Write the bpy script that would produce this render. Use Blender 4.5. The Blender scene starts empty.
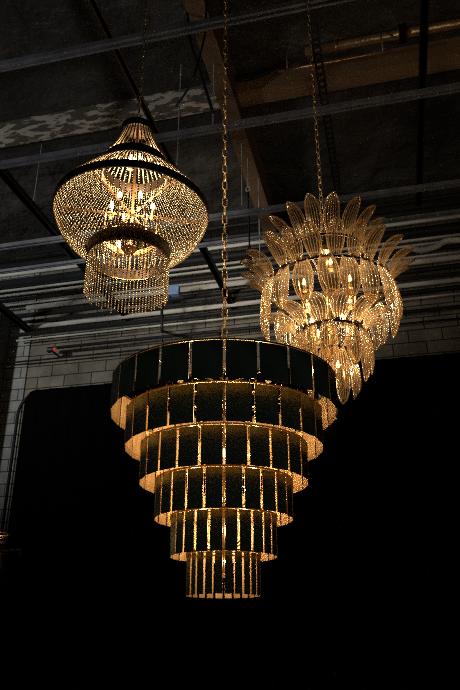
import bpy, math, random
import numpy as np
from mathutils import Vector, Matrix

random.seed(7)
rng = np.random.default_rng(7)
PI = math.pi
sc = bpy.context.scene
COL = sc.collection

# ------------------------------------------------------------------ camera, world, lights
EYE = 1.6
F_PX, PITCH, YAW = 665.8, 0.4196, math.radians(13.5)
cam_data = bpy.data.cameras.new('camera')
cam_data.sensor_fit = 'VERTICAL'
cam_data.sensor_height = 36.0
cam_data.lens = 36.0 * F_PX / 690.0
cam_data.clip_start = 0.05
cam_data.clip_end = 100
cam = bpy.data.objects.new('camera', cam_data)
COL.objects.link(cam)
cam.location = (0, 0, EYE)
cam.rotation_euler = (PI / 2 + PITCH, 0, YAW)
sc.camera = cam

w = bpy.data.worlds.new('world')
sc.world = w
w.use_nodes = True
bg = w.node_tree.nodes['Background']
bg.inputs[0].default_value = (0.72, 0.82, 1.0, 1)
bg.inputs[1].default_value = 0.012

def area(name, loc, target, size, energy, color):
    l = bpy.data.lights.new(name, 'AREA')
    l.shape = 'RECTANGLE'
    l.size, l.size_y = size
    l.energy = energy
    l.color = color
    o = bpy.data.objects.new(name, l)
    COL.objects.link(o)
    o.location = loc
    d = Vector(target) - Vector(loc)
    o.rotation_euler = d.to_track_quat('-Z', 'Y').to_euler()
    return o

# makes the added spots that light the hall from outside the view
def spot(name, loc, target, energy, color, angle, blend=0.8, size=0.25):
    l = bpy.data.lights.new(name, 'SPOT')
    l.energy = energy
    l.color = color
    l.spot_size = math.radians(angle)
    l.spot_blend = blend
    l.shadow_soft_size = size
    o = bpy.data.objects.new(name, l)
    COL.objects.link(o)
    o.location = loc
    o.rotation_euler = (Vector(target) - Vector(loc)).to_track_quat('-Z', 'Y').to_euler()
    return o

# added fill spots, outside the view: they graze the block wall and the roof
spot('wall_spot', (-8.0, 3.0, 5.6), (-5.6, 9.7, 6.8), 620, (0.95, 0.98, 1.0), 62, 0.9)
spot('pipe_spot', (-4.5, 4.2, 5.0), (-1.8, 9.7, 7.3), 520, (1.0, 0.95, 0.84), 50, 1.0)
spot('roof_spot', (-7.5, 1.0, 3.2), (-3.4, 6.2, 8.0), 330, (0.86, 0.92, 1.0), 62, 1.0)
# added warm spot at the right, unseen, brightening the brown beam and pipes
spot('beam_spot', (4.8, 2.2, 3.0), (2.0, 6.3, 8.0), 110, (1.0, 0.72, 0.42), 60, 1.0)
BULB = 1.0            # overall strength of the lamp bulbs

sc.cycles.use_denoising = False
sc.cycles.sample_clamp_indirect = 0.2
sc.cycles.diffuse_bounces = 3
sc.cycles.glossy_bounces = 3
sc.cycles.use_light_tree = True
sc.cycles.filter_width = 1.1
vs = sc.view_settings
vs.view_transform = 'Standard'
vs.look = 'None'
vs.gamma = 1
vs.exposure = 0.0
vs.use_curve_mapping = False

# ------------------------------------------------------------------ place helpers
def fwd(f, r, z):
    """forward / right / height-above-eye in the direction the hall is viewed -> world"""
    return Vector((-math.sin(YAW) * f + math.cos(YAW) * r, math.cos(YAW) * f + math.sin(YAW) * r, z + EYE))

def ray(px, py):
    r = (px - 230) / F_PX
    u = (345 - py) / F_PX
    fw = math.cos(PITCH) - u * math.sin(PITCH)
    z = math.sin(PITCH) + u * math.cos(PITCH)
    return Vector((-math.sin(YAW) * fw + math.cos(YAW) * r, math.cos(YAW) * fw + math.sin(YAW) * r, z))

def on_y(px, py, y):
    d = ray(px, py)
    d = d * (y / d.y)
    return Vector((d.x, d.y, d.z + EYE))

def on_z(px, py, z):
    d = ray(px, py)
    d = d * ((z - EYE) / d.z)
    return Vector((d.x, d.y, z))

# ------------------------------------------------------------------ materials
def nodes_of(name):
    m = bpy.data.materials.new(name)
    m.use_nodes = True
    nt = m.node_tree
    return m, nt, nt.nodes['Principled BSDF']

def pbr(name, col, rough=0.5, metal=0.0, var=0.0, scale=8.0, bump=0.0, bscale=40.0, emit=None, estr=0.0, stretch=None, bdist=0.02):
    m, nt, b = nodes_of(name)
    b.inputs['Base Color'].default_value = (*col, 1)
    b.inputs['Roughness'].default_value = rough
    b.inputs['Metallic'].default_value = metal
    tc = nt.nodes.new('ShaderNodeTexCoord')
    src = tc.outputs['Object']
    if stretch:
        mp = nt.nodes.new('ShaderNodeMapping')
        mp.inputs['Scale'].default_value = stretch
        nt.links.new(src, mp.inputs['Vector'])
        src = mp.outputs['Vector']
    if var > 0:
        n = nt.nodes.new('ShaderNodeTexNoise')
        n.inputs['Scale'].default_value = scale
        n.inputs['Detail'].default_value = 6
        r = nt.nodes.new('ShaderNodeValToRGB')
        r.color_ramp.elements[0].position = 0.3
        r.color_ramp.elements[1].position = 0.7
        r.color_ramp.elements[0].color = (*[max(0, c * (1 - var)) for c in col], 1)
        r.color_ramp.elements[1].color = (*[min(1, c * (1 + var)) for c in col], 1)
        nt.links.new(src, n.inputs['Vector'])
        nt.links.new(n.outputs['Fac'], r.inputs[0])
        nt.links.new(r.outputs[0], b.inputs['Base Color'])
    if bump > 0:
        n2 = nt.nodes.new('ShaderNodeTexNoise')
        n2.inputs['Scale'].default_value = bscale
        n2.inputs['Detail'].default_value = 5
        bp = nt.nodes.new('ShaderNodeBump')
        bp.inputs['Strength'].default_value = bump
        bp.inputs['Distance'].default_value = bdist
        nt.links.new(src, n2.inputs['Vector'])
        nt.links.new(n2.outputs['Fac'], bp.inputs['Height'])
        nt.links.new(bp.outputs[0], b.inputs['Normal'])
    if emit:
        b.inputs['Emission Color'].default_value = (*emit, 1)
        b.inputs['Emission Strength'].default_value = estr
    return m

def block_wall(name, c1, c2, mortar, rough=0.9):
    m, nt, b = nodes_of(name)
    b.inputs['Roughness'].default_value = rough
    tc = nt.nodes.new('ShaderNodeTexCoord')
    sep = nt.nodes.new('ShaderNodeSeparateXYZ')
    cmb = nt.nodes.new('ShaderNodeCombineXYZ')
    nt.links.new(tc.outputs['Object'], sep.inputs[0])
    nt.links.new(sep.outputs['X'], cmb.inputs['X'])
    nt.links.new(sep.outputs['Z'], cmb.inputs['Y'])
    br = nt.nodes.new('ShaderNodeTexBrick')
    br.inputs['Scale'].default_value = 1.0
    br.inputs['Brick Width'].default_value = 0.50
    br.inputs['Row Height'].default_value = 0.205
    br.inputs['Mortar Size'].default_value = 0.010
    br.inputs['Mortar Smooth'].default_value = 0.2
    br.inputs['Color1'].default_value = (*c1, 1)
    br.inputs['Color2'].default_value = (*c2, 1)
    br.inputs['Mortar'].default_value = (*mortar, 1)
    nt.links.new(cmb.outputs[0], br.inputs['Vector'])
    n = nt.nodes.new('ShaderNodeTexNoise')
    n.inputs['Scale'].default_value = 2.5
    n.inputs['Detail'].default_value = 8
    n.inputs['Roughness'].default_value = 0.7
    nt.links.new(tc.outputs['Object'], n.inputs['Vector'])
    rr = nt.nodes.new('ShaderNodeMapRange')
    rr.inputs['From Min'].default_value = 0.3
    rr.inputs['From Max'].default_value = 0.7
    rr.inputs['To Min'].default_value = 0.45
    rr.inputs['To Max'].default_value = 1.15
    nt.links.new(n.outputs['Fac'], rr.inputs['Value'])
    mx = nt.nodes.new('ShaderNodeVectorMath')
    mx.operation = 'SCALE'
    nt.links.new(br.outputs['Color'], mx.inputs[0])
    nt.links.new(rr.outputs[0], mx.inputs['Scale'])
    nt.links.new(mx.outputs[0], b.inputs['Base Color'])
    bp = nt.nodes.new('ShaderNodeBump')
    bp.inputs['Strength'].default_value = 0.5
    bp.inputs['Distance'].default_value = 0.02
    inv = nt.nodes.new('ShaderNodeMath')
    inv.operation = 'SUBTRACT'
    inv.inputs[0].default_value = 1.0
    nt.links.new(br.outputs['Fac'], inv.inputs[1])
    nt.links.new(inv.outputs[0], bp.inputs['Height'])
    nt.links.new(bp.outputs[0], b.inputs['Normal'])
    return m

def flaking_wood(name, wood, paint, thr):
    m, nt, b = nodes_of(name)
    b.inputs['Roughness'].default_value = 0.8
    tc = nt.nodes.new('ShaderNodeTexCoord')
    mp = nt.nodes.new('ShaderNodeMapping')
    mp.inputs['Scale'].default_value = (1.6, 5.0, 5.0)
    nt.links.new(tc.outputs['Object'], mp.inputs['Vector'])
    n = nt.nodes.new('ShaderNodeTexNoise')
    n.inputs['Scale'].default_value = 2.2
    n.inputs['Detail'].default_value = 10
    n.inputs['Roughness'].default_value = 0.62
    nt.links.new(mp.outputs[0], n.inputs['Vector'])
    r = nt.nodes.new('ShaderNodeValToRGB')
    r.color_ramp.elements[0].position = thr
    r.color_ramp.elements[1].position = thr + 0.04
    r.color_ramp.elements[0].color = (*wood, 1)
    r.color_ramp.elements[1].color = (*paint, 1)
    nt.links.new(n.outputs['Fac'], r.inputs[0])
    nt.links.new(r.outputs[0], b.inputs['Base Color'])
    bp = nt.nodes.new('ShaderNodeBump')
    bp.inputs['Strength'].default_value = 0.4
    nt.links.new(n.outputs['Fac'], bp.inputs['Height'])
    nt.links.new(bp.outputs[0], b.inputs['Normal'])
    return m

def leaf_glass(name, lo=0.03, hi=0.6, tlmix=0.25, rough=0.12):
    m, nt, b = nodes_of(name)
    out = nt.nodes['Material Output']
    nt.nodes.remove(b)
    tr = nt.nodes.new('ShaderNodeBsdfTransparent')
    tr.inputs[0].default_value = (0.92, 0.83, 0.70, 1)
    gl = nt.nodes.new('ShaderNodeBsdfGlossy')
    gl.inputs['Color'].default_value = (1.0, 0.92, 0.78, 1)
    gl.inputs['Roughness'].default_value = rough
    tl = nt.nodes.new('ShaderNodeBsdfTranslucent')
    tl.inputs['Color'].default_value = (1.0, 0.84, 0.60, 1)
    m1 = nt.nodes.new('ShaderNodeMixShader')
    m1.inputs[0].default_value = tlmix
    nt.links.new(gl.outputs[0], m1.inputs[1])
    nt.links.new(tl.outputs[0], m1.inputs[2])
    lw = nt.nodes.new('ShaderNodeLayerWeight')
    lw.inputs['Blend'].default_value = 0.5
    mr = nt.nodes.new('ShaderNodeMapRange')
    mr.inputs['From Min'].default_value = 0.15
    mr.inputs['From Max'].default_value = 0.8
    mr.inputs['To Min'].default_value = lo
    mr.inputs['To Max'].default_value = hi
    nt.links.new(lw.outputs['Facing'], mr.inputs['Value'])
    m2 = nt.nodes.new('ShaderNodeMixShader')
    nt.links.new(mr.outputs[0], m2.inputs[0])
    nt.links.new(tr.outputs[0], m2.inputs[1])
    nt.links.new(m1.outputs[0], m2.inputs[2])
    nt.links.new(m2.outputs[0], out.inputs['Surface'])
    return m

M = {}
M['block'] = block_wall('grey_block', (0.34, 0.30, 0.225), (0.25, 0.22, 0.165), (0.05, 0.045, 0.04))
M['block_pale'] = block_wall('pale_block', (0.47, 0.47, 0.43), (0.38, 0.38, 0.34), (0.08, 0.08, 0.08))
M['foil'] = pbr('dark_roof_sheet', (0.050, 0.045, 0.038), 0.5, 0.0, 0.6, 0.8, 1.0, 1.3, bdist=0.35)
M['floor'] = pbr('dark_concrete', (0.03, 0.028, 0.026), 0.8, 0, 0.3, 2.0)
M['beam'] = flaking_wood('flaking_timber', (0.15, 0.125, 0.09), (0.70, 0.62, 0.48), 0.50)
M['timber'] = flaking_wood('old_timber', (0.17, 0.10, 0.048), (0.26, 0.17, 0.09), 0.60)
M['timber_red'] = flaking_wood('brown_timber', (0.22, 0.13, 0.06), (0.28, 0.19, 0.10), 0.60)
M['rodsteel'] = pbr('bright_steel_rod', (0.65, 0.65, 0.66), 0.5, 0.2)
M['steel'] = pbr('grey_steel', (0.24, 0.25, 0.275), 0.36, 0.4, 0.3, 6.0, 0.1, 30)
M['black_steel'] = pbr('black_steel', (0.012, 0.012, 0.012), 0.5, 0.0, 0.3, 5.0)
M['galv'] = pbr('galvanised_pipe', (0.62, 0.58, 0.50), 0.6, 0.0, 0.35, 3.0, 0, 30, stretch=(0.6, 4, 4))
M['dark_pipe'] = pbr('dark_pipe', (0.010, 0.010, 0.010), 0.6, 0.0, 0.4, 3.0)
M['copper'] = pbr('copper_wrap', (0.62, 0.36, 0.16), 0.35, 0.8, 0.3, 5.0, 0.4, 14)
M['cable'] = pbr('black_cable', (0.01, 0.01, 0.01), 0.6)
M['curtain'] = pbr('black_velvet', (0.0016, 0.0016, 0.0020), 0.95, 0, 0.2, 3)
M['curtain'].node_tree.nodes['Principled BSDF'].inputs['Specular IOR Level'].default_value = 0.05
M['blue_box'] = pbr('blue_box', (0.20, 0.30, 0.52), 0.5, 0, 0.2, 20)
M['curtain_pipe'] = pbr('matt_black_pipe', (0.008, 0.008, 0.008), 0.75)
M['red'] = pbr('red_lens', (0.7, 0.05, 0.03), 0.4, emit=(1, 0.08, 0.05), estr=0.25)
M['brass'] = pbr('antique_brass', (0.60, 0.40, 0.16), 0.30, 1.0, 0.25, 30.0)
M['chain'] = pbr('old_gold_chain', (0.78, 0.56, 0.28), 0.34, 0.5, 0.35, 40.0)
M['gold'] = pbr('brushed_gold_leaf', (0.66, 0.41, 0.18), 0.42, 0.75, 0.18, 9.0, 0.05, 60, stretch=(3, 3, 0.6))
M['green'] = pbr('dark_green_lacquer', (0.25, 0.295, 0.17), 0.33, 0.9, 0.5, 4.0, 0.03, 5)
M['bronze'] = pbr('dark_bronze', (0.035, 0.022, 0.014), 0.4, 0.8, 0.3, 20)
M['bead'] = pbr('gilded_bead', (0.86, 0.66, 0.42), 0.28, 0.35, 0.3, 60)
M['rust'] = pbr('gilded_arm', (0.62, 0.32, 0.12), 0.4, 0.7, 0.2, 20)
M['leaf'] = leaf_glass('ribbed_amber_glass', 0.03, 0.28, 0.3, 0.25)
M['rib'] = leaf_glass('thick_amber_glass', 0.5, 1.0, 0.5, 0.28)
M['candle'] = pbr('ivory_candle_sleeve', (0.70, 0.52, 0.28), 0.5)
def bulb_glass(name, col, strength):
    """clear bulb shell with a faint glow of its own; the filament light sits inside it"""
    m, nt, b = nodes_of(name)
    out = nt.nodes['Material Output']
    nt.nodes.remove(b)
    tr = nt.nodes.new('ShaderNodeBsdfTransparent')
    em = nt.nodes.new('ShaderNodeEmission')
    em.inputs[0].default_value = (*col, 1)
    em.inputs[1].default_value = strength
    mx = nt.nodes.new('ShaderNodeMixShader')
    mx.inputs[0].default_value = 0.5
    nt.links.new(tr.outputs[0], mx.inputs[1]); nt.links.new(em.outputs[0], mx.inputs[2])
    nt.links.new(mx.outputs[0], out.inputs['Surface'])
    m.cycles.emission_sampling = 'NONE'
    return m
M['bulb'] = bulb_glass('glowing_bulb', (1.0, 0.71, 0.38), 3.0)
M['bulb_glass'] = bulb_glass('glowing_bulb_glass_lamp', (1.0, 0.76, 0.46), 8.0)
M['bulb_bead'] = bulb_glass('glowing_bulb_bead_lamp', (1.0, 0.78, 0.50), 18.0)
LAMP = {'glowing_bulb': ((1.0, 0.73, 0.42), 2.1), 'glowing_bulb_glass_lamp': ((1.0, 0.72, 0.42), 6.5), 'glowing_bulb_bead_lamp': ((1.0, 0.70, 0.40), 6.5)}

# ------------------------------------------------------------------ mesh helpers
class MB:
    def __init__(s):
        s.v = []; s.f = []; s.mi = []
    def add(s, vs_, fs_, mi=0):
        n = len(s.v)
        s.v.extend([tuple(x) for x in vs_])
        for f_ in fs_:
            s.f.append(tuple(i + n for i in f_)); s.mi.append(mi)
    def box(s, lo, hi, mi=0):
        x0, y0, z0 = lo; x1, y1, z1 = hi
        s.add([(x0,y0,z0),(x1,y0,z0),(x1,y1,z0),(x0,y1,z0),(x0,y0,z1),(x1,y0,z1),(x1,y1,z1),(x0,y1,z1)],
              [(0,3,2,1),(4,5,6,7),(0,1,5,4),(1,2,6,5),(2,3,7,6),(3,0,4,7)], mi)
    def tube(s, pts, rad, n=8, closed=False, mi=0):
        pts = [Vector(p) for p in pts]
        k = len(pts)
        rads = rad if isinstance(rad, (list, tuple)) else [rad] * k
        ref = None; rings = []
        for i, p in enumerate(pts):
            a = pts[(i - 1) % k] if (closed or i > 0) else pts[i]
            b = pts[(i + 1) % k] if (closed or i < k - 1) else pts[i]
            t = (b - a).normalized()
            if ref is None:
                ref = t.orthogonal().normalized()
            else:
                ref = (ref - t * ref.dot(t)).normalized()
            bi = t.cross(ref)
            rings.append([p + (ref * math.cos(2*PI*j/n) + bi * math.sin(2*PI*j/n)) * rads[i] for j in range(n)])
        vs_ = [q for r_ in rings for q in r_]
        fs_ = []
        for i in range(k if closed else k - 1):
            i2 = (i + 1) % k
            for j in range(n):
                j2 = (j + 1) % n
                fs_.append((i*n+j, i*n+j2, i2*n+j2, i2*n+j))
        if not closed:
            fs_.append(tuple(reversed(range(n)))); fs_.append(tuple((k-1)*n+j for j in range(n)))
        s.add(vs_, fs_, mi)
    def lathe(s, prof, n=24, c=(0,0,0), mi=0):
        vs_ = []; fs_ = []
        k = len(prof)
        for r, z in prof:
            for j in range(n):
                a = 2*PI*j/n
                vs_.append((c[0]+r*math.cos(a), c[1]+r*math.sin(a), c[2]+z))
        for i in range(k-1):
            for j in range(n):
                j2 = (j+1) % n
                fs_.append((i*n+j, i*n+j2, (i+1)*n+j2, (i+1)*n+j))
        s.add(vs_, fs_, mi)
    def hoop(s, R, z0, z1, th, n=96, mi=0):
        s.lathe([(R-th, z0), (R, z0), (R, z1), (R-th, z1), (R-th, z0)], n, mi=mi)
    def build(s, name, mat, parent=None, loc=(0,0,0), smooth=False, rot=None):
        me = bpy.data.meshes.new(name)
        me.from_pydata(s.v, [], s.f)
        mats = mat if isinstance(mat, list) else [mat]
        for m_ in mats: me.materials.append(m_)
        if len(mats) > 1: me.polygons.foreach_set('material_index', s.mi)
        if smooth: me.polygons.foreach_set('use_smooth', [True]*len(s.f))
        me.update()
        o = bpy.data.objects.new(name, me)
        COL.objects.link(o)
        if parent: o.parent = parent
        o.location = loc
        if rot: o.rotation_euler = rot
        return o

def tag(o, label=None, cat=None, group=None, kind=None):
    if label: o['label'] = label
    if cat: o['category'] = cat
    if group: o['group'] = group
    if kind: o['kind'] = kind
    return o

def empty(name, loc, rz=0):
    o = bpy.data.objects.new(name, None)
    COL.objects.link(o)
    o.location = loc
    o.rotation_euler = (0, 0, rz)
    o.empty_display_size = 0.1
    return o

def cp(o, parent, loc, rot=None):
    c = o.copy()
    COL.objects.link(c)
    c.parent = parent
    c.location = loc
    if rot is not None: c.rotation_euler = rot
    return c

def block(name, lo, hi, mat, **k):
    """box with its origin at the centre of its underside"""
    c = Vector(((lo[0]+hi[0])/2, (lo[1]+hi[1])/2, lo[2]))
    m = MB()
    m.box(Vector(lo)-c, Vector(hi)-c)
    o = m.build(name, mat, loc=c)
    tag(o, **k)
    return o

# ------------------------------------------------------------------ the hall
WALL_Y = 9.7
CEIL = 6.46 + EYE
XL, XR = -12.0, 8.0
for nm, lo, hi, mt in [
        ('floor', (XL, -4, -0.15), (XR, WALL_Y, 0), M['floor']),
        ('ceiling', (XL, -4, CEIL), (XR, WALL_Y+0.2, CEIL+0.12), M['foil']),
        ('wall_back', (XL, WALL_Y, -0.15), (XR, WALL_Y+0.2, CEIL), M['block'])]:
    block(nm, lo, hi, mt, kind='structure')
# pale painted pilaster standing proud of the block wall on the left
px0 = on_y(36, 305, WALL_Y).x
block('trim_1', (px0-3.2, WALL_Y-0.03, -0.15), (px0, WALL_Y, CEIL), M['block_pale'], kind='structure')

# plain black column at the left
cx = on_y(1, 312, WALL_Y-0.5)
block('black_slab', (cx.x-1.3, WALL_Y-0.5, 0), (cx.x, WALL_Y-0.12, cx.z), M['black_steel'],
      label='wide black column standing against the pale block wall at the far left', cat='slab')

# timber beams across (left one and right one butt into the girder)
def ratio_y(px, py, z):
    return on_z(px, py, z).y
BZ0, BZ1 = 6.22 + EYE, CEIL
by = ratio_y(0, 136, BZ0)
gx0 = on_z(197, 40, 6.0+EYE).x
gx1 = gx0 + 0.21
block('timber_beam', (-8.5, by, BZ0), (gx0, by+0.22, BZ1), M['beam'],
      label='long timber roof beam with flaking cream paint, behind the beaded chandelier', cat='beam')
block('timber_beam', (gx1, by-0.02, BZ0-0.02), (6.5, by+0.22, BZ1), M['timber_red'],
      label='unpainted brown timber roof beam behind the chain of the glass leaf chandelier', cat='beam')
block('timber_beam', (gx0, 1.5, 5.98+EYE), (gx1, WALL_Y-0.1, CEIL), M['timber'],
      label='brown timber girder running away from the viewer to the block wall, between the two other beams', cat='beam')

# strut rails across the hall
ZR = 5.0 + EYE
def rail(px, py, z, label, mat=None, x0=-9.0, x1=5.5, hh=0.055, group=None, name='ceiling_rail', hw=0.04):
    p = on_z(px, py, z)
    m = MB()
    t = 0.006
    lip = hw*0.42
    # channel open at the underside with turned-in lips
    prof = [(-hw, 0), (-hw, hh), (hw, hh), (hw, 0), (lip, 0), (lip, 0.010), (hw-t, 0.010), (hw-t, hh-t), (-hw+t, hh-t), (-hw+t, 0.010), (-lip, 0.010), (-lip, 0)]
    n = len(prof)
    vs_ = [(x0, a, b) for a, b in prof] + [(x1, a, b) for a, b in prof]
    fs_ = [(i, (i+1) % n, n+(i+1) % n, n+i) for i in range(n)]
    m.add(vs_, fs_)
    o = m.build(name, mat or M['steel'], loc=(0, p.y, z))
    tag(o, label, 'rail', group)
    return p.y
ry1 = rail(0, 69, ZR, 'grey steel channel rail nearest the viewer, highest in view, crossing above all three chandeliers')
ry2 = rail(0, 167, ZR, 'grey steel channel rail passing just behind the crown of the beaded chandelier')
ry3 = rail(0, 249, ZR, 'grey steel channel rail passing behind the middle of the beaded chandelier basket')
ry4 = rail(0, 273, ZR, 'thin grey steel channel rail passing behind the small lower drum of the beaded chandelier', hh=0.04, hw=0.03)

# Y-direction members hung beside the rails
def runner(px, py, label, mat, y0, y1, wd=0.07, hh=0.09, z=ZR+0.08, holes=False):
    p = on_z(px, py, z)
    m = MB()
    if not holes:
        m.box((-wd/2, y0, 0), (wd/2, y1, hh))
        m.box((-wd/2-0.015, y0, 0), (wd/2+0.015, y1, 0.012))
        nm = 'steel_joist'
    else:
        # slotted angle: a slotted flat plus an upright flange
        m.box((-wd/2, y0, 0), (-wd/2+0.006, y1, hh))
        m.box((-wd/2, y0, 0), (-wd/2+0.022, y1, 0.006))
        m.box((wd/2-0.022, y0, 0), (wd/2, y1, 0.006))
        yy = y0
        while yy < y1:
            m.box((-wd/2+0.022, yy, 0), (wd/2-0.022, yy+0.035, 0.006))
            yy += 0.085
        nm = 'slotted_angle'
    o = m.build(nm, mat, loc=(p.x, 0, z))
    tag(o, label, 'joist')
    return p.x
M['brown_steel'] = pbr('brown_steel', (0.09, 0.055, 0.035), 0.5, 0.3, 0.3, 6)
runner(92, 0, 'brown steel joist running down to the top of the beaded chandelier', M['brown_steel'], 1.5, 6.2, wd=0.04, hh=0.05)
runner(0, 172, 'black steel joist passing behind the left edge of the beaded chandelier basket', M['black_steel'], 2.5, WALL_Y-0.02)
xj = runner(200, 244, 'black steel joist between the beaded chandelier and the long middle chain', M['black_steel'], 6.0, WALL_Y-0.02, z=ZR+0.08)
runner(0, 309, 'black steel joist ending at the pale block wall at the left edge', M['black_steel'], 5.0, WALL_Y-0.12, wd=0.08, z=ZR-0.02)
runner(311, 10, 'black slotted steel angle with holes, beside the chain of the glass leaf chandelier', M['black_steel'], 4.0, 7.4, wd=0.085, holes=True)
runner(425, 0, 'black steel joist at the upper right, right of the glass leaf chandelier chain', M['black_steel'], 1.8, 7.4, wd=0.05)

# hanging rods from the ceiling
def rod(px, y0p, y1p, yy, label, rad=0.006, mat=None):
    a = on_y(px, y1p, yy)
    top = CEIL
    m = MB()
    m.tube([(0, 0, 0), (0, 0, top - a.z)], rad, 8)
    m.tube([(0, 0, 0.0), (0, 0, 0.02)], rad*2.0, 6)
    o = m.build('hanging_rod', mat or M['rodsteel'], loc=a)
    tag(o, label, 'rod')
rod(213, 30, 125, ry2, 'thin steel rod hanging left of the long middle chain down to the second rail')
rod(177, 100, 165, ry2+0.35, 'thin steel rod hanging just right of the crown of the beaded chandelier')
rod(33, 150, 205, ry3-0.3, 'thin steel rod hanging at the left of the beaded chandelier')
rod(242, 140, 205, ry3-0.2, 'thin steel rod hanging just right of the long middle chain, ending above a ring')
rod(260, 190, 262, ry3+0.6, 'thin steel rod hanging left of the glass leaf chandelier')

def cable(pts, label, rad=0.012, name='cable', mat=None, n=14):
    P = [Vector(p) for p in pts]
    base = P[0].copy()
    out = []
    for i in range(len(P)-1):
        p0 = P[max(i-1, 0)]; p1 = P[i]; p2 = P[i+1]; p3 = P[min(i+2, len(P)-1)]
        for k in range(n):
            t = k/n
            out.append(0.5*((2*p1)+(p2-p0)*t+(2*p0-5*p1+4*p2-p3)*t*t+(-p0+3*p1-3*p2+p3)*t**3) - base)
    out.append(P[-1]-base)
    m = MB(); m.tube(out, rad, 8)
    o = m.build(name, mat or M['cable'], loc=base, smooth=True)
    tag(o, label, 'cable')
    return o
yb = on_z(262, 75, 6.30 + EYE).y
cable([on_y(228, 74, yb), on_y(240, 80, yb), on_y(262, 75, yb), on_y(285, 63, yb), on_y(306, 56, yb)],
      'black cable drooping in front of the brown timber beam', 0.022)
yc = ry1 + 0.4
t_ = on_y(206, 20, yc)
cable([Vector((t_.x, t_.y, CEIL)), t_, on_y(206, 28, yc), on_y(200, 55, yc), on_y(190, 85, yc), on_y(176, 106, ry2+0.33)],
      'black cable slanting down left of the long middle chain', 0.011)
t_ = on_y(187, 24, yc+0.2)
cable([Vector((t_.x-0.02, t_.y, CEIL)), on_y(189, 33, yc+0.2), on_y(201, 74, yc+0.25), on_y(213, 113, yc+0.3)],
      'black brace wire slanting down to the right across the brown girder', 0.014)

# wrapped copper-coloured pipe and a thinner one above the right beam
def xpipe(name, px, py, y, x0, x1, rad, mat, label, cat='pipe', rings=0, n=14):
    p = on_y(px, py, y)
    m = MB()
    m.tube([(x0, 0, 0), (x1, 0, 0)], rad, n)
    if name == 'thin_pipe':
        for xx in (x0+0.1, x1-0.1): m.box((xx-0.008, -0.008, 0), (xx+0.008, 0.008, CEIL-p.z))
    for k in range(rings):
        xx = x0 + (x1-x0)*(k+0.5)/rings
        m.tube([(xx-0.012, 0, 0), (xx+0.012, 0, 0)], rad*1.18, n)
    o = m.build(name, mat, loc=(0, y, p.z), smooth=True)
    tag(o, label, cat)
    return o
ypp = on_z(380, 38, 6.375 + EYE).y
xa = on_y(305, 48, ypp).x
wp = xpipe('wrapped_pipe', 380, 38, ypp, xa, 6.0, 0.056, M['copper'], 'thick copper-wrapped pipe in front of the brown timber beam at the upper right', rings=9)
xpipe('thin_pipe', 330, 62, ypp-0.11, on_y(280, 69, ypp).x, on_y(392, 55, ypp).x, 0.018, M['copper'], 'thin copper pipe just under the wrapped pipe at the upper right')
m = MB()   # clamp strap on the wrapped pipe
m.box((-0.04, -0.08, -0.09), (0.04, 0.07, 0.06))
m.build('clamp', M['bronze'], wp, on_y(402, 33, ypp) - wp.location)

# ------------------------------------------------------------------ pipes along the back wall
# (pixel height at x=230, radius, colour, depth from wall)
pipes = [
    (226, 0.035, 'dark_pipe', 0.75, 'reddish dark pipe'),
    (237, 0.055, 'dark_pipe', 0.55, 'dark pipe'),
    (246, 0.030, 'galv', 0.50, 'pale pipe'),
    (256, 0.080, 'dark_pipe', 0.50, 'thick dark pipe'),
    (263, 0.022, 'galv', 0.45, 'thin pale pipe'),
    (268, 0.020, 'galv', 0.35, 'thin pale pipe'),
    (274, 0.035, 'dark_pipe', 0.42, 'dark pipe'),
    (279, 0.018, 'galv', 0.36, 'thin pale pipe'),
    (284, 0.045, 'galv', 0.26, 'pale pipe'),
    (292, 0.042, 'dark_pipe', 0.40, 'dark pipe'),
    (299, 0.030, 'dark_pipe', 0.30, 'dark pipe'),
    (305, 0.038, 'galv', 0.20, 'pale pipe'),
    (312, 0.036, 'dark_pipe', 0.30, 'dark pipe'),
    (318, 0.016, 'galv', 0.20, 'thin pale pipe'),
    (330, 0.028, 'dark_pipe', 0.22, 'dark pipe'),
    (341, 0.016, 'dark_pipe', 0.16, 'dark pipe'),
]
order = ['topmost', 'second', 'third', 'fourth', 'fifth', 'sixth', 'seventh', 'eighth', 'ninth', 'tenth', 'eleventh', 'twelfth',
         'thirteenth', 'fourteenth', 'fifteenth', 'lowest']
for k, (py, rd, mt, dd, kind) in enumerate(pipes):
    yy = WALL_Y - dd
    x0 = on_y(2, 400, yy).x - 1.5 if k < 8 else on_y(12 + (k % 3)*6, 330, yy).x
    if k == 14: x0 = on_y(50, 340, yy).x
    xpipe('wall_pipe', 230, py, yy, x0, 6.5, rd, M[mt],
          '%s in the bundle along the block wall, %s counted from the ceiling' % (kind, order[k]), rings=7 if rd > 0.04 else 0)
# pale bent duct at the right
yd = WALL_Y - 0.95
cable([on_y(408, 247, yd), on_y(420, 250, yd), on_y(435, 247, yd), on_y(446, 241, yd), on_y(462, 240, yd)],
      'grey bent flexible duct in front of the wall pipes at the right edge', 0.045, 'flexible_duct', M['galv'])
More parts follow.
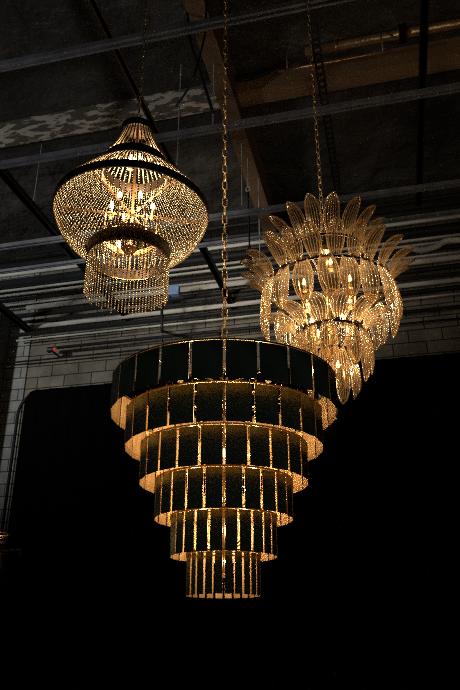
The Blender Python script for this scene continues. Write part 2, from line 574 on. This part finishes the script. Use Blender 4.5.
# black vertical conduit and blue junction box
yj = WALL_Y - 0.85
a = on_y(174, 291, yj)
m = MB(); m.box((-0.085, -0.04, -0.08), (0.085, 0.05, 0.08)); m.box((-0.09, -0.05, -0.085), (0.09, -0.04, 0.085))
for sx in (-1, 1):
    for sz in (-1, 1): m.tube([(sx*0.07, -0.05, sz*0.065), (sx*0.07, -0.058, sz*0.065)], 0.008, 6)
o = m.build('junction_box', M['blue_box'], loc=a); tag(o, 'small blue junction box on the wall pipes between the beaded chandelier and the middle chain', 'electrical box')
cable([on_y(170, 297, yj), on_y(164, 299, yj), on_y(162, 306, yj), on_y(162, 328, yj), on_y(162, 331, yj+0.3), on_y(162, 331, WALL_Y)],
      'black conduit dropping from the blue junction box', 0.025, 'conduit')
a = on_y(49, 350, WALL_Y-0.32); b = on_y(55, 349, WALL_Y-0.12)
m = MB(); m.lathe([(0, -0.02), (0.05, -0.02), (0.05, 0.09), (0.0, 0.09)], 16); m.box((-0.01, 0.0, 0.02), (0.01, 0.32, 0.05))
t = m.build('alarm_beacon', M['black_steel'], loc=a, rot=(0, PI/2, 0)); tag(t, 'small black beacon with a red lens on the block wall at the left', 'beacon')
m = MB(); m.lathe([(0, 0.09), (0.034, 0.09), (0.03, 0.125), (0.012, 0.14), (0.0, 0.142)], 12); m.build('lens', M['red'], t, smooth=True)
# ring hook and pulley cord
yk = ry3 + 0.1
a = on_y(248, 189, yk)
m = MB(); m.tube([(0.028*math.cos(q*PI/8), 0, 0.036*math.sin(q*PI/8)) for q in range(16)], 0.006, 6, True)
m.tube([(0, 0, 0.036), (0, 0, CEIL - a.z)], 0.004, 6)
o = m.build('ring_hook', M['galv'], loc=a, smooth=True); tag(o, 'pale metal ring hook hanging to the right of the long middle chain', 'hook')
b = on_y(250, 262, yk)
m = MB(); m.tube([(0, 0, 0), (a.x-b.x, 0, a.z-b.z-0.04)], 0.012, 6); m.box((-0.03, -0.03, -0.05), (0.03, 0.03, 0.02))
o = m.build('pull_cord', M['cable'], loc=b); tag(o, 'black cord hanging below the pale ring hook', 'cord')

# ------------------------------------------------------------------ black curtain on a bent pipe frame
yq = WALL_Y - 0.62
c0 = on_y(26, 391, yq)
m = MB()
cols = 260
xs = np.linspace(0, 9.0, cols)
top = 0.0; Hc = c0.z - 0.01
rows = 8
R = 0.16
vsx = []
for r_ in range(rows+1):
    for i, x in enumerate(xs):
        t_ = r_/rows
        zt = Hc if x > R else Hc - R + math.sqrt(max(0, R*R-(R-x)**2))
        z = zt*(1-t_)
        y = 0.05*math.sin(x*21 + 0.6*math.sin(x*3.1)) * (0.35 + 0.65*t_) + 0.012*math.sin(x*53)
        vsx.append((x, y, z))
fs_ = [(r_*cols+i, r_*cols+i+1, (r_+1)*cols+i+1, (r_+1)*cols+i) for r_ in range(rows) for i in range(cols-1)]
m.add(vsx, fs_)
cur = m.build('black_curtain', M['curtain'], loc=(c0.x, yq, 0.01), smooth=True)
so = cur.modifiers.new('thickness', 'SOLIDIFY'); so.thickness = 0.006
tag(cur, 'floor-length black curtain hanging across the block wall', 'curtain')
m = MB()
z1 = Hc + 0.02
pts = [(-0.16, 0, 0), (-0.16, 0, z1-0.40)]
for q in range(9):
    a_ = PI - q*PI/16
    pts.append((-0.16+0.38+0.38*math.cos(a_), 0, z1-0.38+0.38*math.sin(a_)))
pts += [(9.0, 0, z1)]
m.tube(pts, 0.026, 10)
fr = m.build('curtain_pipe', M['curtain_pipe'], loc=(c0.x, yq+0.11, 0.01), smooth=True)
tag(fr, 'bent black pipe frame carrying the black curtain', 'curtain rail')

# ------------------------------------------------------------------ chains
def link_mesh(L, W, wr, name='link'):
    m = MB()
    pts = []
    hl = L/2 - W/2; rr = W/2 - wr
    for q in range(9):
        a_ = q*PI/8
        pts.append((rr*math.cos(a_), 0, hl + rr*math.sin(a_)))
    for q in range(9):
        a_ = PI + q*PI/8
        pts.append((rr*math.cos(a_), 0, -hl + rr*math.sin(a_)))
    m.tube(pts, wr, 7, True)
    return m
def chain(parent, zbot, ztop, L, W, wr, mat, rz=0.6):
    """chain part whose own mesh is the ceiling hook; every link below it a sub-part"""
    pitch = L - 2*wr*1.02
    m = MB()
    m.tube([(0,0,0.04), (0,0,-0.02)], wr*1.3, 8)
    m.lathe([(0, 0.04), (0.05, 0.04), (0.045, 0.02), (0.012, 0.0), (0, 0.0)], 16)
    hk = m.build('chain', mat, parent, (0, 0, ztop-0.04), smooth=True)
    n = int((ztop-0.05-zbot)/pitch)
    first = None
    for i in range(n):
        z = zbot + L/2 + i*pitch - (ztop-0.04)
        rot = (random.uniform(-.04,.04), random.uniform(-.04,.04), rz + (PI/2 if i % 2 else 0) + random.uniform(-.12,.12))
        if first is None:
            first = link_mesh(L, W, wr).build('link', mat, hk, (0,0,z), smooth=True, rot=rot)
        else:
            cp(first, hk, (0,0,z), rot)
    return hk

def candle_bulb(parent, x, y, z, mat, s=1.0, sleeve=0.07):
    """candle sleeve standing on its cup with a flame bulb"""
    m = MB()
    m.lathe([(0.0, 0), (0.010*s, 0), (0.010*s, sleeve), (0.0, sleeve)], 10)
    m.lathe([(0, -0.006), (0.016*s, -0.004), (0.022*s, 0.008), (0.018*s, 0.008), (0, 0.0)], 10)
    c = m.build('candle_holder', M['candle'], parent, (x, y, z), smooth=False)
    b = MB()
    b.lathe([(0, 0), (0.008, 0.0), (0.014, 0.014), (0.015, 0.024), (0.010, 0.042), (0.004, 0.056), (0.0, 0.062)], 8)
    b.v = [(p[0]*s, p[1]*s, p[2]*s) for p in b.v]
    bo = b.build('bulb', mat, c, (0, 0, sleeve), smooth=True)
    col, en = LAMP[mat.name]
    l = bpy.data.lights.new('filament', 'POINT')
    l.color = col
    l.energy = en * BULB
    l.shadow_soft_size = 0.011 * s
    lo = bpy.data.objects.new('filament', l)
    COL.objects.link(lo)
    lo.parent = c
    lo.location = (0, 0, sleeve + 0.028*s)
    return bo

# ------------------------------------------------------------------ large tiered chandelier
D, z1, PH, PP, R1, DR = 3.404, 1.277, 0.187, 0.1778, 0.60, 0.0839
ax = fwd(D, -0.031, 0)
zbot = z1 - 5*PP - PH
root = empty('tiered_chandelier', (ax.x, ax.y, zbot + EYE), 0)
tag(root, 'large six-tier chandelier of dark green panels with glowing gold insides, hanging lowest', 'chandelier')
cam_az = math.atan2(-ax.y, -ax.x)          # direction from the axis to the viewer: a gap faces it
NP = 24
far = MB()
for i in range(6):
    R = R1 - DR*i
    zt = z1 - i*PP - zbot
    rg = MB()
    rg.hoop(R+0.001, 0.003, 0.011, 0.006, 120)
    ns = 4
    for k in range(ns):
        a_ = cam_az + PI/4 + k*PI/2
        rg.tube([(0.01*math.cos(a_), 0.01*math.sin(a_), 0.006), ((R-0.004)*math.cos(a_), (R-0.004)*math.sin(a_), 0.006)], 0.004, 6)
    for k in range(NP):
        for s_ in (-1, 1):
            a_ = cam_az + (k)*2*PI/NP + s_*0.016/R
            p = Vector((math.cos(a_), math.sin(a_), 0))*(R+0.002)
            rg.tube([p+Vector((0,0,-0.012)), p+Vector((0,0,0.020))], 0.0022, 5)
    ring = rg.build('tier_ring', M['brass'], root, (0, 0, zt))
    wd = 2*R*math.tan(PI/NP) - 0.013
    pm = MB()
    t = 0.004
    y0, y1 = -wd/2, wd/2
    zA, zB = -PH, 0.0
    x0, x1 = -t, 0.0
    V = [(x0,y0,zA),(x1,y0,zA),(x1,y1,zA),(x0,y1,zA),(x0,y0,zB),(x1,y0,zB),(x1,y1,zB),(x0,y1,zB)]
    pm.add(V, [(1,2,6,5)], 0)                       # outer, green
    pm.add(V, [(3,0,4,7)], 1)                       # inner, gold
    pm.add(V, [(0,3,2,1),(4,5,6,7),(0,1,5,4),(2,3,7,6)], 2)   # edges, brass
    first = None
    mats = [M['green'], M['gold'], M['brass']]
    for k in range(NP):
        a_ = cam_az + (k+0.5)*2*PI/NP
        dang = abs((a_ - cam_az + PI) % (2*PI) - PI)
        rz = a_ + random.uniform(-.012, .012)
        tilt = random.uniform(-.006, .006)
        if i == 5: rz += random.uniform(-.10, .10)
        if i == 4: rz += random.uniform(-.04, .04)
        loc = (R*math.cos(a_), R*math.sin(a_), 0)
        if dang > math.radians(122):                # the far third of every tier, one mesh
            mt = Matrix.Translation((loc[0], loc[1], zt)) @ Matrix.Rotation(rz, 4, 'Z')
            n0 = len(far.v)
            far.v.extend([tuple(mt @ Vector(v)) for v in pm.v])
            far.f.extend([tuple(q+n0 for q in f_) for f_ in pm.f]); far.mi.extend(pm.mi)
            continue
        if first is None:
            first = pm.build('panel', mats, ring, loc, rot=(0, tilt, rz))
        else:
            cp(first, ring, loc, (0, tilt, rz))
fo = far.build('panel', [M['green'], M['gold'], M['brass']], root)
tag(fo, kind='stuff')
# stem, hub and lamps
top_z = z1 - zbot
sm = MB()
sm.tube([(0,0,top_z+0.03), (0,0,0.08)], 0.008, 10)
sm.lathe([(0, 0.06), (0.018, 0.065), (0.026, 0.08), (0.018, 0.10), (0.0, 0.105)], 16)
sm.build('stem', M['brass'], root)
for li, (zz, rr, n, ph) in enumerate([(z1-0.03, 0.32, 4, 0.5), (z1-0.21, 0.267, 4, 0.5), (z1-0.415, 0.06, 3, 0.0), (z1-0.40, 0.215, 4, 0.5), (z1-0.60, 0.205, 4, 0.5), (z1-0.78, 0.14, 4, 0.5), (z1-0.94, 0.03, 2, 0.5)]):
    z_ = zz - zbot - 0.03
    for k in range(n):
        a_ = cam_az + (k+ph)*2*PI/n
        x, y = rr*math.cos(a_), rr*math.sin(a_)
        arm = MB(); arm.tube([(0,0,z_-0.03), (x*0.6, y*0.6, z_-0.035), (x, y, z_-0.005)], 0.004, 6)
        arm.build('arm', M['brass'], root)
        candle_bulb(root, x, y, z_, M['bulb'], 0.85, 0.03)
chain(root, top_z+0.025, CEIL-EYE-zbot, 0.072, 0.034, 0.0040, M['chain'], rz=cam_az + PI/2 + 0.3)

# ------------------------------------------------------------------ beaded chandelier
def sph():
    V = [(0,0,1)]; F = []
    for i, ph in enumerate((PI/3, 2*PI/3)):
        for j in range(6):
            V.append((math.sin(ph)*math.cos(j*PI/3), math.sin(ph)*math.sin(j*PI/3), math.cos(ph)))
    V.append((0,0,-1))
    for j in range(6):
        j2 = (j+1) % 6
        F += [(0, 1+j, 1+j2), (1+j, 7+j, 7+j2), (1+j, 7+j2, 1+j2), (13, 7+j2, 7+j)]
    return np.array(V), np.array(F)
SV, SF = sph()
def bead_mesh(name, centers, rad, mat, parent):
    """every bead of one set of strands; rad may vary per bead"""
    C = np.array(centers); n = len(C)
    rad = np.broadcast_to(np.array(rad), (n,))
    V = (C[:, None, :] + SV[None]*rad[:, None, None]).reshape(-1, 3)
    F = (SF[None] + (np.arange(n)*len(SV))[:, None, None]).reshape(-1, 3)
    me = bpy.data.meshes.new(name)
    me.vertices.add(len(V)); me.vertices.foreach_set('co', V.ravel())
    me.loops.add(F.size); me.loops.foreach_set('vertex_index', F.ravel().astype(np.int32))
    me.polygons.add(len(F)); me.polygons.foreach_set('loop_start', np.arange(0, F.size, 3, dtype=np.int32))
    me.materials.append(mat)
    me.update(calc_edges=True)
    me.polygons.foreach_set('use_smooth', [True]*len(F))
    o = bpy.data.objects.new(name, me)
    COL.objects.link(o); o.parent = parent
    tag(o, kind='stuff')
    return o
def strands(n, prof, pitch, jitter=0.0, phase=0.0, short=0.0):
    """beads strung along a radial profile function prof(t)->(r,z)"""
    ts = np.linspace(0, 1, 80)
    P = np.array([prof(t) for t in ts])
    d = np.concatenate([[0], np.cumsum(np.hypot(*np.diff(P, axis=0).T))])
    out = []
    for k in range(n):
        L = d[-1] * (1 - short*random.random())
        m_ = max(2, int(L/pitch))
        s_ = (np.arange(m_)+0.5)*pitch
        r = np.interp(s_, d, P[:, 0]); z = np.interp(s_, d, P[:, 1])
        a_ = 2*PI*(k+phase)/n + random.uniform(-jitter, jitter)
        out.append(np.stack([r*math.cos(a_), r*math.sin(a_), z], 1))
    return np.concatenate(out)

b_ax = fwd(3.24, -0.574, 0)
ZH, ZD, ZCT, ZCB = 2.295, 1.995, 2.905, 2.615
b0 = ZD - 0.27
broot = empty('beaded_chandelier', (b_ax.x, b_ax.y, b0 + EYE))
tag(broot, 'beaded basket chandelier with a wide dark hoop and a fringed drum below', 'chandelier')
h = lambda z: z - b0
m = MB(); m.hoop(0.45, h(ZH)-0.03, h(ZH)+0.018, 0.008, 120); m.build('hoop', M['bronze'], broot)
m = MB(); m.hoop(0.233, h(ZD)-0.025, h(ZD)+0.045, 0.006, 90)
m.build('drum_band', M['bronze'], broot)
m = MB(); m.hoop(0.229, h(ZD)-0.030, h(ZD)-0.026, 0.010, 90); m.build('drum_lip', M['brass'], broot)
m = MB(); m.hoop(0.195, h(ZCB)-0.035, h(ZCB)+0.03, 0.006, 72); m.build('crown_band', M['bronze'], broot)
m = MB(); m.lathe([(0.085, h(ZCT)-0.03), (0.100, h(ZCT)-0.03), (0.100, h(ZCT)+0.02), (0.05, h(ZCT)+0.045), (0.012, h(ZCT)+0.06), (0.012, h(ZCT)+0.10), (0, h(ZCT)+0.10)], 40)
m.build('crown_cap', M['bronze'], broot, smooth=False)
# crown: long slim beads strung as rods from the cap to the band
def crown_prof(t): return (0.097 + 0.098*t**1.35, h(ZCT)-0.03 + (h(ZCB)+0.03-h(ZCT)+0.03)*t)
m = MB()
for k in range(38):
    a_ = 2*PI*k/38
    pts = []
    for q in range(6):
        r, z = crown_prof(q/5); pts.append((r*math.cos(a_), r*math.sin(a_), z))
    m.tube(pts, 0.0046, 5)
o = m.build('crown_rods', M['bead'], broot, smooth=True)
bead_mesh('bead_strands', strands(70, lambda t: (0.191, h(ZCB)-0.035-0.055*t), 0.010), 0.0042, M['bead'], broot)
bead_mesh('bead_strands', strands(110, lambda t: (0.198+0.25*t, h(ZCB)-0.03 + (ZH-ZCB+0.05)*t + 0.02*math.sin(PI*t)), 0.0115), 0.0040, M['bead'], broot)
def basket(t):
    r = 0.445 + (0.236-0.445)*t + 0.020*math.sin(PI*t**0.8)
    z = h(ZH)-0.03 + (ZD+0.03-ZH+0.03)*t - 0.045*math.sin(PI*t)
    return (r, z)
bead_mesh('bead_strands', strands(80, basket, 0.0130, 0.004), 0.0055, M['bead'], broot)
bead_mesh('bead_strands', strands(70, lambda t: (0.229, h(ZD)-0.03-0.24*t), 0.0145, 0.006, short=0.12), 0.0052, M['bead'], broot)
bead_mesh('bead_strands', strands(40, lambda t: (0.15, h(ZD)+0.10-0.12*t), 0.0115, 0.004, short=0.10), 0.0036, M['bead'], broot)
# inner frame: stem, spokes to the hoop, small ring, candle lamps
m = MB(); m.tube([(0,0,h(ZCT)+0.08), (0,0,h(ZD)+0.06)], 0.010, 10)
m.lathe([(0, h(ZD)+0.02), (0.03, h(ZD)+0.03), (0.045, h(ZD)+0.05), (0.02, h(ZD)+0.075), (0.0, h(ZD)+0.08)], 20)
m.build('stem', M['rust'], broot)
m = MB(); m.hoop(0.15, h(ZD)+0.10, h(ZD)+0.13, 0.006, 60); m.build('inner_ring', M['rust'], broot)
caz = math.atan2(-b_ax.y, -b_ax.x)
for k in range(6):
    a_ = caz + PI/6 + k*PI/3
    c_, s_ = math.cos(a_), math.sin(a_)
    m = MB(); m.tube([(0.01*c_, 0.01*s_, h(ZH)-0.02), (0.445*c_, 0.445*s_, h(ZH)-0.02)], 0.0075, 6)
    m.tube([(0.15*c_, 0.15*s_, h(ZH)-0.02), (0.15*c_, 0.15*s_, h(ZD)+0.12)], 0.006, 6)
    m.tube([(0.15*c_, 0.15*s_, h(ZD)+0.11), (0.23*c_, 0.23*s_, h(ZD)+0.03)], 0.006, 6)
    m.build('spoke', M['rust'], broot)
for k, (dx, rr, zz) in enumerate([(0.35, 0.12, ZH+0.02), (1.4, 0.12, ZH+0.02), (2.4, 0.12, ZH+0.02), (3.5, 0.12, ZH+0.02), (4.6, 0.12, ZH+0.02), (5.6, 0.12, ZH+0.02),
                                   (0.8, 0.09, ZD+0.09), (3.9, 0.09, ZD+0.09), (1.2, 0.03, ZCB+0.06), (4.2, 0.03, ZCB+0.06)]):
    a_ = caz + dx
    candle_bulb(broot, rr*math.cos(a_), rr*math.sin(a_), h(zz)-0.06, M['bulb_bead'], 0.9, 0.06)
chain(broot, h(ZCT)+0.08, CEIL-EYE-b0, 0.056, 0.028, 0.0034, M['chain'])

# ------------------------------------------------------------------ glass leaf chandelier
S = 1.12
g_ax = fwd(3.39*S, 0.564*S, 0)
g0 = 1.19*S
groot = empty('glass_leaf_chandelier', (g_ax.x, g_ax.y, g0 + EYE))
tag(groot, 'glass chandelier of ribbed amber palm leaves curling from stacked rings, at the right', 'chandelier')
hz = lambda z: z*S - g0

def leaf_mb(L, W, bend0, bend1, ribs=6):
    """ribbed palm leaf: starts at the origin, grows along +z bending outward (+x); a thin sheet with raised ribs and a rolled rim"""
    m = MB()
    nu, nv = 9, 14
    x = z = 0.0
    prof = []
    for j in range(nv+1):
        t = j/nv
        th = bend0 + (bend1-bend0)*t
        if j: x += math.sin(th)*L/nv; z += math.cos(th)*L/nv
        if t < 0.45: wv = 0.50 + 0.50*math.sin(t/0.45*PI/2)
        else: wv = max(0.0, 1-((t-0.45)/0.555)**2.3)**0.62
        wv = max(wv, 0.12)*W/2
        prof.append((x, z, math.cos(th), -math.sin(th), wv))
    def P(j, u, lift=0.0):
        x, z, nx, nz, wv = prof[j]
        off = -0.30*wv*u*u + lift
        return (x+nx*off, wv*u, z+nz*off)
    for lift, flip in ((0.0012, False), (-0.0012, True)):
        vs_ = [P(j, -1+2*i/(nu-1), lift) for j in range(nv+1) for i in range(nu)]
        fs_ = [(j*nu+i, j*nu+i+1, (j+1)*nu+i+1, (j+1)*nu+i) for j in range(nv) for i in range(nu-1)]
        if flip: fs_ = [tuple(reversed(q)) for q in fs_]
        m.add(vs_, fs_, 0)
    for k in range(ribs):
        u = -0.82 + 1.64*k/(ribs-1)
        m.tube([P(j, u, 0.001) for j in range(nv+1 - (1 if abs(u) < 0.4 else 0))], 0.0025, 5, mi=1)
    rim = [P(j, -1) for j in range(nv+1)] + [P(nv, u) for u in (-0.5, 0, 0.5)] + [P(j, 1) for j in range(nv, -1, -1)]
    m.tube(rim, 0.0038, 6, mi=1)
    return m
def leaf_ring(n, r, z, L, W, b0_, b1_, ph=0.0, jit=0.06):
    first = None
    for k in range(n):
        a_ = 2*PI*(k+ph)/n + random.uniform(-jit, jit)*0.5
        loc = (r*S*math.cos(a_), r*S*math.sin(a_), hz(z)+random.uniform(-.008, .008))
        rot = (random.uniform(-jit, jit), random.uniform(-jit, jit), a_ + random.uniform(-jit, jit))
        if first is None:
            o = leaf_mb(L*S, W*S, b0_, b1_).build('glass_leaf', [M['leaf'], M['rib']], groot, loc, smooth=True, rot=rot)
            first = o
        else:
            cp(first, groot, loc, rot)
ga = math.atan2(-g_ax.y, -g_ax.x)/(2*PI)
R_ = math.radians
leaf_ring(15, 0.22, 2.10, 0.235, 0.088, R_(12), R_(58), ga*15+0.5)
leaf_ring(22, 0.365, 1.88, 0.20, 0.092, R_(18), R_(70), ga*22+0.5)
leaf_ring(20, 0.36, 1.87, 0.275, 0.108, R_(166), R_(186), ga*20, 0.10)
leaf_ring(11, 0.195, 1.585, 0.185, 0.115, R_(20), R_(92), ga*11+0.5)
leaf_ring(12, 0.185, 1.57, 0.25, 0.092, R_(168), R_(188), ga*12, 0.10)
leaf_ring(8, 0.10, 1.47, 0.27, 0.080, R_(170), R_(182), ga*8+0.5, 0.10)
for r, z in [(0.24, 2.09), (0.36, 1.87), (0.185, 1.575), (0.10, 1.46)]:
    m = MB(); m.hoop(r*S, hz(z)-0.008, hz(z)+0.008, 0.008, 90)
    nt_ = int(2*PI*r*S/0.11)
    for k in range(nt_):
        a_ = 2*PI*k/nt_
        m.tube([(r*S*math.cos(a_), r*S*math.sin(a_), hz(z)-0.02), (r*S*math.cos(a_), r*S*math.sin(a_), hz(z)+0.02)], 0.005, 6)
    for k in range(3):
        a_ = 0.4 + k*2*PI/3
        m.tube([(0,0,hz(z)), (r*S*math.cos(a_), r*S*math.sin(a_), hz(z))], 0.005, 6)
    m.build('ring', M['bronze'], groot)
m = MB(); m.tube([(0,0,hz(2.20)), (0,0,hz(1.42))], 0.011, 10)
m.lathe([(0, -0.05), (0.04, -0.03), (0.05, 0.0), (0.02, 0.03), (0, 0.04)], 20, (0,0,hz(2.14)))
m.build('stem', M['brass'], groot)
for k in range(4):
    a_ = 0.7 + k*PI/2
    m = MB(); m.tube([(0.15*S*math.cos(a_), 0.15*S*math.sin(a_), hz(1.575)), (0.20*S*math.cos(a_), 0.20*S*math.sin(a_), hz(1.87))], 0.007, 6)
    m.build('strut', M['rust'], groot)
for n, r, z, ph in [(4, 0.18, 1.84, 0.5), (4, 0.12, 1.62, 0.4), (1, 0.03, 2.04, 0.3), (1, 0.03, 1.38, 0.25)]:
    for k in range(n):
        a_ = 2*PI*(ga + (k+ph)/n)
        candle_bulb(groot, r*S*math.cos(a_), r*S*math.sin(a_), hz(z)-0.05, M['bulb_glass'], 0.9, 0.04)
chain(groot, hz(2.20)-0.01, CEIL-EYE-g0, 0.060, 0.030, 0.0034, M['chain'])

# ------------------------------------------------------------------ brass lantern just entering the frame at the left
la = on_y(-11, 568, 4.6)
lr = empty('brass_floor_lamp', (la.x, la.y, 0))
tag(lr, 'brass floor lamp with a curled arm, cut off by the left edge', 'floor lamp')
m = MB(); m.lathe([(0, 0), (0.05, 0), (0.115, 0.0), (0.115, 0.012), (0.105, 0.012), (0.105, 0.085), (0.115, 0.09), (0.115, 0.10), (0.06, 0.12), (0.05, 0.15), (0.12, 0.165), (0.12, 0.18), (0.03, 0.20), (0.0, 0.20)], 32)
m.build('head', M['brass'], lr, (0, 0, la.z), smooth=False)
m = MB()
pts = [(0.05, 0, 0.125), (0.12, 0, 0.120), (0.20, 0, 0.118)]
m.tube(pts, 0.007, 6)
m.tube([(0.20, 0, 0.118), (0.235, 0, 0.13), (0.245, 0, 0.105), (0.235, 0, 0.08), (0.225, 0, 0.07)], 0.004, 6)
m.build('arm', M['brass'], lr, (0, 0, la.z))
m = MB(); m.tube([(0, 0, 0.02), (0, 0, la.z)], 0.014, 10); m.build('pole', M['brass'], lr)
m = MB(); m.lathe([(0, 0), (0.17, 0), (0.17, 0.015), (0.03, 0.035), (0, 0.035)], 32); m.build('base', M['brass'], lr)
candle_bulb(lr, 0, 0, la.z + 0.20, M['bulb'], 1.0, 0.03)  # bulb added out of view to brighten the brass
m = MB(); m.lathe([(0.10, 0.24), (0.13, 0.24), (0.13, 0.246), (0.10, 0.246), (0.10, 0.24)], 32)
for k in range(3):
    a_ = k*2*PI/3 + 0.5
    m.tube([(0.02*math.cos(a_), 0.02*math.sin(a_), 0.19), (0.115*math.cos(a_), 0.115*math.sin(a_), 0.243)], 0.003, 6)
m.build('gallery_ring', M['brass'], lr, (0, 0, la.z))

# repeats share a group
for o in COL.objects:
    if o.parent: continue
    base = o.name.split('.')[0]
    g = {'ceiling_rail': 'channel rails hung under the roof', 'steel_joist': 'steel joists under the roof', 'hanging_rod': 'thin hanging rods',
         'wall_pipe': 'pipes along the block wall', 'timber_beam': 'timber roof beams'}.get(base)
    if g: o['group'] = g
